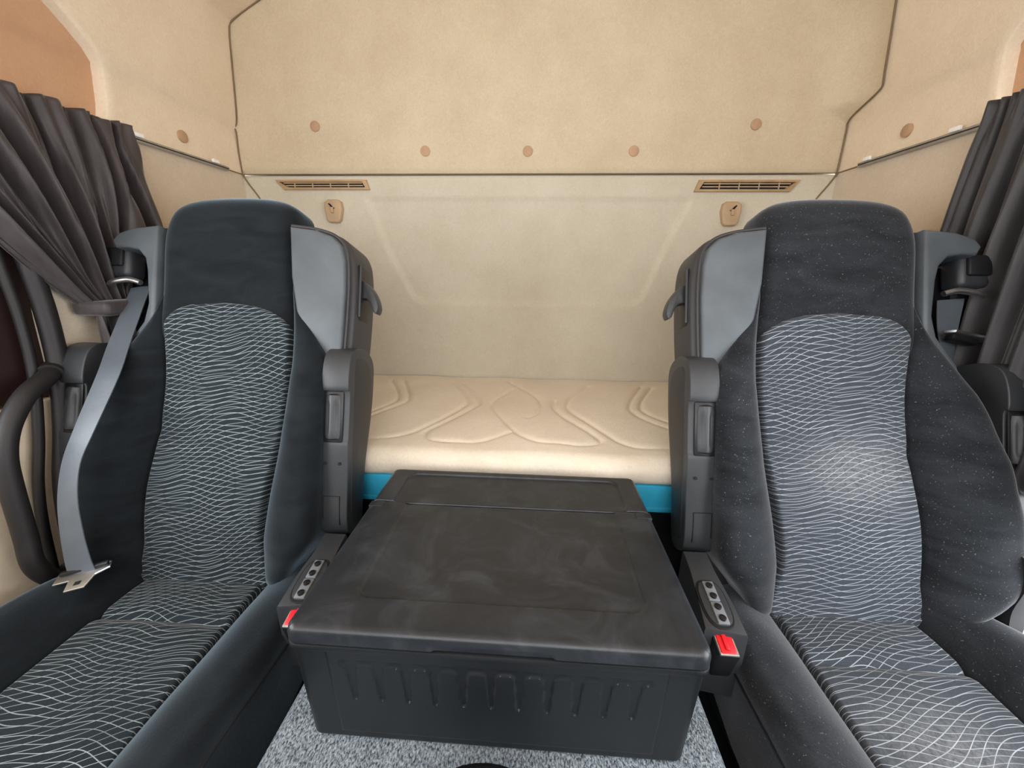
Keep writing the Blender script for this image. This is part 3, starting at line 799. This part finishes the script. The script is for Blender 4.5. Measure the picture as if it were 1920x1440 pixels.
    armrest(1, 0.250, True)
    armrest(-1, 0.262, True)
    # --- seat cushion
    ins = [(-0.124, 0.0), (-0.126, 0.14), (-0.130, 0.30), (-0.138, 0.55), (0.136, 0.55), (0.130, 0.30), (0.126, 0.14), (0.124, 0.0)]
    def Wc(u, s): return 0.004 + 0.012 * sm(s, 0, 0.10) - 0.010 * np.exp(-((s - 0.150) / 0.008) ** 2) - 0.010 * sm(s, 0.15, 0.55) + 0.004 * np.cos(u * 12)
    pillow('cushion_insert', ins, Wc, 0.006, -0.05, Cc, pat, t, 30, 80, 0, us=-sg)
    def cbol(u, s):
        k = np.clip((np.abs(u) - 0.128) / 0.13, 0, 1)
        H = np.interp(s, [0, 0.12, 0.3, 0.6], [0.034, 0.055, 0.068, 0.074])
        return 0.006 + H * (1 - (1 - np.clip(k / 0.75, 0, 1)) ** 2) + 0.0012 * np.sin(s * 50) * k
    def cb(m):
        return [(m * 0.124, -0.01), (m * 0.125, 0.14), (m * 0.129, 0.30), (m * 0.137, 0.55), (m * 0.262, 0.55), (m * 0.272, 0.35), (m * 0.272, 0.22), (m * 0.262, 0.10), (m * 0.235, 0.02), (m * 0.20, -0.01)]
    for m, nm in ((1, 'inner_cushion_bolster'), (-1, 'outer_cushion_bolster')):
        pillow(nm, cb(m), cbol, 0.028, -0.085, Cc, vel, t, 26, 50, 0)
        tube('cushion_seam', [Cc(m * 0.2725, s, float(np.interp(s, [0.1, 0.3, 0.6], [0.030, 0.045, 0.052])) - 0.006) for s in np.linspace(0.14, 0.54, 12)], 0.0018, M['black'], t, 6)
    box('cushion_pan', (-0.262, -0.08, -0.13), (0.262, 0.54, -0.045), M['black'], t, 0.02, 3, Cc)
    box('pedestal', (-0.235, 0.0, -0.345), (0.235, 0.45, -0.125), M['black'], t, 0.015, 2, Cc)
    # --- side console with the oval switch panel
    def K(a, b, c):   # a across (towards the cab middle), b forwards, c up; the top falls towards the front
        return (xc + sg * (0.262 + a), 0.620 - b, 0.697 - 0.20 * b + c)
    con = [(0.010, 0.0), (0.054, 0.0), (0.055, 0.04), (0.060, 0.09), (0.066, 0.140), (0.004, 0.148), (0.004, 0.10), (0.010, 0.04)]
    c = prism('side_console', con, 0.0, -0.13, K, M['arm'], t, 0.004, 2)
    ov = [(0.036 + 0.0235 * math.copysign(abs(math.cos(a)) ** 0.7, math.cos(a)), 0.100 + 0.041 * math.copysign(abs(math.sin(a)) ** 0.7, math.sin(a))) for a in np.linspace(0, 2 * math.pi, 28, endpoint=False)]
    prism('switch_surround', ov, 0.0015, -0.004, K, M['black_hole'], c, 0.001, 1)
    ov2 = [(0.036 + 0.0205 * math.copysign(abs(math.cos(a)) ** 0.7, math.cos(a)), 0.100 + 0.037 * math.copysign(abs(math.sin(a)) ** 0.7, math.sin(a))) for a in np.linspace(0, 2 * math.pi, 28, endpoint=False)]
    prism('switch_panel', ov2, 0.0035, -0.003, K, M['arm'], c, 0.0015, 2)
    for b0 in (0.0655, 0.1015):
        box('rocker_switch', (0.0265, b0, 0.0), (0.0445, b0 + 0.034, 0.0062), M['switch'], c, 0.0015, 2, K)
    for i in range(4):
        b0 = 0.074 + 0.018 * i
        tube('switch_button', [K(0.0355, b0, 0.004), K(0.0355, b0, 0.0085), K(0.0355, b0, 0.0092)], [0.0054, 0.0054, 0.004], M['black'], c, 14)
    # --- red belt buckle
    def Q(a, b, cc):
        return (xc + sg * (0.285 + a), 0.500 - b - cc * 0.25, 0.662 + cc - 0.25 * b)
    k = box('belt_buckle', (-0.001, 0.002, -0.06), (0.031, 0.050, 0.0), M['black'], t, 0.004, 2, Q)
    box('buckle_rim', (0.001, 0.004, -0.004), (0.029, 0.048, 0.001), M['steel'], k, 0.0008, 1, Q)
    box('release_button', (0.003, 0.006, -0.003), (0.027, 0.046, 0.003), M['red'], k, 0.002, 2, Q)
    box('button_ridge', (0.013, 0.010, 0.002), (0.020, 0.043, 0.006), M['red'], k, 0.0025, 2, Q)
    return t, B, Cc
sl_, BL, CL = make_seat(1, -0.675, 'dark lined-cloth truck seat on the left, beside the brown tied curtain', M['velour'], M['pattern'], 'truck seats in front of the bunk')
sr_, BR, CR = make_seat(-1, 0.605, 'dustier lined-cloth truck seat on the right, lint on its back panel', M['velour_dusty'], M['pattern_dusty'], 'truck seats in front of the bunk')

# side cover of the right seat, seen against the open door, with a folded strap on it
sc_fn = lambda a, b, w: (0.884 + w, a, b)
cv = prism('side_cover', [tuple(p) for p in catmull([(0.72, 0.73), (0.60, 0.73), (0.583, 0.69), (0.586, 0.63), (0.580, 0.585), (0.588, 0.53), (0.60, 0.46), (0.72, 0.44)], 4, True)], 0.0, -0.03, sc_fn, M['arm_dark'], sr_, 0.006, 2)
Vs, Fs = tube_data([(0.850, 0.640, 0.600), (0.868, 0.610, 0.575), (0.880, 0.575, 0.548), (0.885, 0.55, 0.53)], 0.004, 6)
from_data('cover_strap', Vs, Fs, M['belt'], cv, True)
gb = thing('entry_bar', (1.03, 0.55, 0.20), 'rounded maroon bar outside the open right-hand door', 'bar')
tube('bar_body', [(0.985, 0.720, 0.36), (1.005, 0.690, 0.435), (1.02, 0.655, 0.475), (1.05, 0.56, 0.50), (1.06, 0.36, 0.50)], 0.022, M['maroon'], gb, 14, 5)
tube('bar_post', [(1.06, 0.36, 0.50), (1.06, 0.36, 0.20)], 0.015, M['maroon'], gb, 12)
# ------------------------------------------------------------------ seat belts
def ribbon(path, widths, across, th=0.0016, n=6):
    P = catmull(path, n); W = np.interp(np.linspace(0, 1, len(P)), np.linspace(0, 1, len(widths)), widths)
    A = catmull(across, max(1, (len(P) - 1) // (len(across) - 1)))
    A = [A[min(len(A) - 1, int(i / (len(P) - 1) * (len(A) - 1)))] for i in range(len(P))]
    V = []; F = []; k = 6
    for i, p in enumerate(P):
        a = Vector(A[i]).normalized(); T = Vector(P[min(i + 1, len(P) - 1)] - P[max(i - 1, 0)]).normalized()
        nrm = T.cross(a).normalized()
        for j in range(k): V.append(Vector(p) + a * W[i] * (j / (k - 1) - 0.5) + nrm * th * 0.5 + nrm * 0.0012 * math.cos(math.pi * (j / (k - 1) - 0.5)))
        for j in range(k): V.append(Vector(p) + a * W[i] * (0.5 - j / (k - 1)) - nrm * th * 0.5 + nrm * 0.0012 * math.cos(math.pi * (j / (k - 1) - 0.5)))
    m = 2 * k
    for i in range(len(P) - 1):
        for j in range(m): F.append((i * m + j, i * m + (j + 1) % m, (i + 1) * m + (j + 1) % m, (i + 1) * m + j))
    F.append(tuple(range(m))); F.append(tuple((len(P) - 1) * m + j for j in range(m)))
    return V, F

bl = thing('seat_belt', (-0.92, 0.60, 0.58), 'grey seat belt webbing running down the left side of the left seat', 'seat belt')
V, F = ribbon([(-0.908, 0.858, 1.150), (-0.872, 0.750, 1.045), (-0.845, 0.688, 0.990), (-0.846, 0.620, 0.898), (-0.862, 0.597, 0.842), (-0.860, 0.574, 0.785), (-0.858, 0.561, 0.724), (-0.856, 0.553, 0.664), (-0.850, 0.548, 0.632)],
              [0.044, 0.045, 0.045, 0.044, 0.045, 0.047, 0.050, 0.053, 0.055], [(1, 0.15, 0.12), (1, 0.1, 0.05), (1, -0.15, 0.02), (1, -0.05, 0.0), (1, 0.1, 0.25)])
from_data('webbing', V, F, M['belt'], bl, True, sharp=60)
def Tg(a, b, c):   # tongue frame lying on the cushion edge
    return (-0.852 + a * 1.1 + b * 0.35, 0.545 + 0.20 * a - b * 0.85, 0.632 + 0.26 * a - 0.22 * b + c)
tg = prism('belt_tongue', [(-0.040, -0.012), (0.046, -0.016), (0.050, 0.000), (0.030, 0.010), (0.024, 0.036), (-0.008, 0.036), (-0.012, 0.012), (-0.038, 0.012)], 0.003, 0.0, Tg, M['steel'], bl, 0.001, 1)
box('tongue_slot', (0.003, 0.019, 0.0028), (0.013, 0.027, 0.0036), M['black_hole'], tg, 0.0, 1, Tg)
box('tongue_grip', (-0.034, -0.012, 0.003), (0.046, -0.002, 0.010), M['black'], tg, 0.003, 2, Tg)

br = thing('seat_belt', (0.86, 0.70, 0.60), 'grey seat belt hanging edge-on behind the right seat, steel tongue at its top', 'seat belt')
V, F = ribbon([(0.842, 0.850, 1.150), (0.846, 0.840, 1.09), (0.852, 0.820, 1.02), (0.862, 0.790, 0.94), (0.872, 0.755, 0.86), (0.880, 0.73, 0.78), (0.885, 0.71, 0.70), (0.885, 0.70, 0.62)],
              [0.046, 0.046, 0.044, 0.044, 0.044, 0.044, 0.044, 0.044], [(1, -0.1, 0.1), (0.9, 0.5, 0.1), (0.35, 1, 0.0), (0.2, 1, 0), (0.2, 1, 0)])
from_data('webbing', V, F, M['belt'], br, True, sharp=60)
def Tr(a, b, c): return (0.850 + a * 1.15, 0.812 - b + 0.1 * a, 1.080 - 0.22 * a + 0.35 * b + c)
tr_ = prism('belt_tongue', [(-0.030, -0.012), (0.030, -0.012), (0.055, -0.005), (0.060, 0.006), (0.030, 0.016), (-0.030, 0.016), (-0.036, 0.0)], 0.005, 0.0, Tr, M['steel'], br, 0.001, 1)
box('tongue_grip', (-0.024, -0.010, -0.012), (0.026, 0.008, 0.0), M['black'], tr_, 0.003, 2, Tr)

# ------------------------------------------------------------------ entry grab handle on the left
gh = thing('grab_handle', (-0.99, 0.60, 0.55), 'thick black bent grab handle between the left door and the seat belt', 'handle')
tube('handle_bar', [(-1.000, 0.715, 0.985), (-0.985, 0.685, 0.975), (-0.972, 0.640, 0.955), (-0.966, 0.600, 0.910), (-0.965, 0.580, 0.860), (-0.965, 0.572, 0.800), (-0.965, 0.565, 0.70), (-0.965, 0.560, 0.64), (-0.970, 0.575, 0.595), (-0.985, 0.600, 0.570), (-1.0, 0.63, 0.555)], 0.0165, M['rubber'], gh, 14, 6)
tube('upper_mount', [(-1.006, 0.722, 0.987), (-0.994, 0.705, 0.982)], 0.021, M['rubber'], gh, 14)
tube('lower_mount', [(-1.006, 0.640, 0.552), (-0.994, 0.622, 0.560)], 0.021, M['rubber'], gh, 14)

# ------------------------------------------------------------------ black storage box between the seats
BX0, BX1, BY0, BY1 = -0.285, 0.208, 0.336, 0.716
bx = thing('storage_box', (XC, 0.52, 0.61), 'large black plastic cool box with a two-piece lid between the seats', 'box')
def box_body():
    # heightfield front with tongue-shaped recesses, plain tapered sides
    zb, zt = 0.602, 0.766
    xs = np.linspace(0, 1, 300); zs = np.linspace(0, 1, 90)
    def surf(a, b):
        x = BX0 - 0.001 + a * (BX1 - BX0 + 0.002); z = zb + b * (zt - zb)
        tp = 0.004 * (1 - b)
        x = XC + (x - XC) * (1 - 0.022 * (1 - b))
        X = a * 0.483; Z = b * (zt - zb)
        # raised field with a step at its lower edge
        dx = min(X - 0.045, 0.440 - X); dz = Z - 0.018
        dd = min(dx, dz)
        y = BY0 - 0.001 + tp - 0.0022 * float(sm(dd, -0.0012, 0.0012))
        # tongues
        g = 0.0
        if dd > -0.002:
            # scalloped recess: narrow tongues hang down between raised pads with rounded tops
            pitch, x_first, zp, zl = 0.0335, 0.072, 0.138, 0.083
            q = (X - x_first) / pitch
            if q < -0.5 or q > 10.5: g = 0.0
            else:
                cx = x_first + round(q) * pitch
                dx_ = abs(X - cx)
                hw = 0.0030 + 0.0032 * max(0, min(1, (Z - zl) / (zp - zl)))
                if Z < zl: t_in = hw - math.hypot(dx_, Z - zl)
                else: t_in = hw - dx_
                # rounded shoulders of the pads
                r_ = 0.007
                px_ = pitch / 2 - dx_            # distance from the middle of the pad
                hwp = pitch / 2 - hw
                ax, az = max(0, px_ * 0 + (hwp - (pitch / 2 - dx_) * 1.0) * -1 + 0), 0
                if Z > zp - r_:
                    ex = max(0.0, (pitch / 2 - dx_) - (hwp - r_)); ez_ = Z - (zp - r_)
                    t_in = max(t_in, math.hypot(ex, ez_) - r_)
                g = float(sm(t_in, -0.0008, 0.0008)) * float(sm(0.1465 - Z, 0, 0.002)) * float(sm(X - 0.058, 0, 0.002)) * float(sm(0.424 - X, 0, 0.002))
        y += 0.0020 * g
        # rounded vertical edges
        e = min(X, 0.483 - X)
        y += 0.014 * (1 - math.sqrt(max(0, 1 - max(0, 1 - e / 0.014) ** 2)))
        eb = Z; y += 0.008 * (1 - math.sqrt(max(0, 1 - max(0, 1 - eb / 0.008) ** 2)))
        return (x, y, z)
    V = []; F = []; nx, nz = len(xs), len(zs)
    for b in zs:
        for a in xs: V.append(surf(a, b))
    for i in range(nz - 1):
        for j in range(nx - 1): F.append((i * nx + j, i * nx + j + 1, (i + 1) * nx + j + 1, (i + 1) * nx + j))
    # sides and back
    bk = len(V)
    for b in zs:
        f = 1 - 0.022 * (1 - b); z = zb + b * (zt - zb)
        V.append((XC + (BX0 - 0.001 - XC) * f, BY1 - 0.006, z)); V.append((XC + (BX1 + 0.001 - XC) * f, BY1 - 0.006, z))
    for i in range(nz - 1):
        F.append((i * nx, (i + 1) * nx, bk + 2 * (i + 1), bk + 2 * i))
        F.append((i * nx + nx - 1, bk + 2 * i + 1, bk + 2 * (i + 1) + 1, (i + 1) * nx + nx - 1))
        F.append((bk + 2 * i, bk + 2 * (i + 1), bk + 2 * (i + 1) + 1, bk + 2 * i + 1))
    F.append(tuple(range(nx)) + (bk + 1, bk)); 
    return from_data('box_body', V, F, M['box_body'], bx, True, sharp=40)
box_body()
def rrect(x0, x1, y0, y1, r, n=6):
    out = []
    for (cx, cy, a0) in ((x1 - r, y1 - r, 0), (x0 + r, y1 - r, 90), (x0 + r, y0 + r, 180), (x1 - r, y0 + r, 270)):
        for i in range(n + 1):
            a = math.radians(a0 + 90 * i / n); out.append((cx + r * math.cos(a), cy + r * math.sin(a)))
    return out
ident = lambda a, b, w: (a, b, w)
prism('body_rim', rrect(BX0 - 0.0035, BX1 + 0.0035, BY0 - 0.006, BY1 - 0.002, 0.017), 0.7715, 0.7625, ident, M['box_body'], bx, 0.0022, 2, back_bev=1)
def lid(name, x0, x1, y0, y1, ztop, zlow, panel, notch, rf, rb, slope=0.0):
    """lid shell as a heightfield: rounded rim, raised middle panel with a soft edge, optional finger notch"""
    nx, ny = 170, 130
    tx = np.linspace(0, 1, nx); ty = np.linspace(0, 1, ny)
    px0, px1, py0, py1 = panel
    PR = rrect(px0, px1, py0, py1, 0.020)
    xs = x0 + (x1 - x0) * (0.5 - 0.5 * np.cos(np.pi * tx)) * 0.35 + (x1 - x0) * tx * 0.65
    ys = y0 + (y1 - y0) * (0.5 - 0.5 * np.cos(np.pi * ty)) * 0.35 + (y1 - y0) * ty * 0.65
    X, Y = np.meshgrid(xs, ys)
    d = poly_dist(X, Y, PR)
    ins = (X > px0) & (X < px1) & (Y > py0) & (Y < py1)
    qx = np.abs(X - (px0 + px1) / 2) - (px1 - px0) / 2 + 0.020; qy = np.abs(Y - (py0 + py1) / 2) - (py1 - py0) / 2 + 0.020
    s = 0.020 - np.hypot(np.maximum(qx, 0), np.maximum(qy, 0)) - np.minimum(np.maximum(qx, qy), 0)
    Z = ztop - 0.0040 * sm(s, -0.0010, 0.0026)
    def edge(dist, r): 
        k = np.clip(1 - dist / r, 0, 1); return r * (1 - np.sqrt(np.clip(1 - k * k, 0, 1)))
    Z = Z - np.maximum(np.maximum(edge(X - x0, 0.012), edge(x1 - X, 0.012)), np.maximum(edge(Y - y0, rf), edge(y1 - Y, rb)))
    # round the plan corners
    V = []; F = []
    cr = 0.016
    for i in range(ny):
        for j in range(nx):
            x, y = X[i, j], Y[i, j]
            V.append((x, y, Z[i, j]))
    for i in range(ny - 1):
        for j in range(nx - 1): F.append((i * nx + j, i * nx + j + 1, (i + 1) * nx + j + 1, (i + 1) * nx + j))
    ring = [(0, j) for j in range(nx)] + [(i, nx - 1) for i in range(1, ny)] + [(ny - 1, j) for j in range(nx - 2, -1, -1)] + [(i, 0) for i in range(ny - 2, 0, -1)]
    b = len(V); n = len(ring)
    for (i, j) in ring:
        z = zlow
        x = X[i, j]
        if notch and i == 0:
            z = zlow + 0.0090 * float(sm(min(x - notch[0], notch[1] - x), -0.006, 0.006))
        V.append((X[i, j], Y[i, j], min(z, Z[i, j] - 0.001)))
    for q in range(n):
        i, j = ring[q]; i2, j2 = ring[(q + 1) % n]
        F.append((i * nx + j, b + q, b + (q + 1) % n, i2 * nx + j2))
    c = len(V)
    for (i, j) in ring:
        V.append((X[i, j] * 0.985 + 0.015 * (x0 + x1) / 2, Y[i, j] * 0.985 + 0.015 * (y0 + y1) / 2, V[b + ring.index((i, j)) if False else b][2] if False else zlow + 0.0005))
    for q in range(n):
        F.append((b + q, c + q, c + (q + 1) % n, b + (q + 1) % n))
    # pull the plan corners in to a radius
    W = []
    for (x, y, z) in V:
        for (cx, cy, sx, sy) in ((x0 + cr, y0 + cr, -1, -1), (x1 - cr, y0 + cr, 1, -1), (x1 - cr, y1 - cr, 1, 1), (x0 + cr, y1 - cr, -1, 1)):
            ax, ay = (x - cx) * sx, (y - cy) * sy
            if ax > 0 and ay > 0 and (cy > (y0 + y1) / 2) == (rb > 0.008) or (ax > 0 and ay > 0 and cy < (y0 + y1) / 2 and rf > 0.008):
                m = max(ax, ay); h = math.hypot(ax, ay)
                if h > 1e-9 and ax > 0 and ay > 0: x = cx + sx * ax * m / h; y = cy + sy * ay * m / h
        W.append((x, y, z))
    return from_data(name, W, F, M['box'], bx, True, sharp=42)
ld = lid('lid', BX0 - 0.003, BX1 + 0.003, BY0 - 0.005, 0.5915, 0.7945, 0.7735, (-0.224, 0.150, 0.382, 0.5905 + 0.03), (-0.105, 0.030), 0.0105, 0.003)
ld2 = lid('rear_lid', BX0 - 0.003, BX1 + 0.003, 0.5945, BY1, 0.7945, 0.7735, (-0.248, 0.172, 0.57, 0.694), None, 0.003, 0.014)
for sx, x in ((1, BX0 - 0.001), (-1, BX1 + 0.001)):
    box('lid_hinge', (min(x, x + sx * 0.026), 0.574, 0.780), (max(x, x + sx * 0.026), 0.590, 0.7955), M['box'], bx, 0.0015, 2)

# ------------------------------------------------------------------ rounded black cap in front of the box
kb = thing('gear_lever', (-0.040, 0.262, 0.61), 'rounded black lever knob at the bottom edge in front of the box', 'lever')
V = []; F = []; K = 28; rows = [(0.0, 0.030), (0.004, 0.034), (0.016, 0.048), (0.026, 0.054), (0.034, 0.052), (0.040, 0.042), (0.043, 0.025), (0.044, 0.004)]
for (h, r) in rows:
    for j in range(K):
        a = 2 * math.pi * j / K; V.append((-0.040 + 1.35 * r * math.cos(a), 0.258 + 0.85 * r * math.sin(a), 0.610 + h))
for i in range(len(rows) - 1):
    for j in range(K): F.append((i * K + j, i * K + (j + 1) % K, (i + 1) * K + (j + 1) % K, (i + 1) * K + j))
F.append(tuple(range(K))); F.append(tuple((len(rows) - 1) * K + j for j in range(K)))
from_data('knob', V, F, M['black'], kb, True, sharp=60)
box('collar', (-0.075, 0.225, 0.608), (-0.005, 0.280, 0.616), M['black'], kb, 0.003, 2)
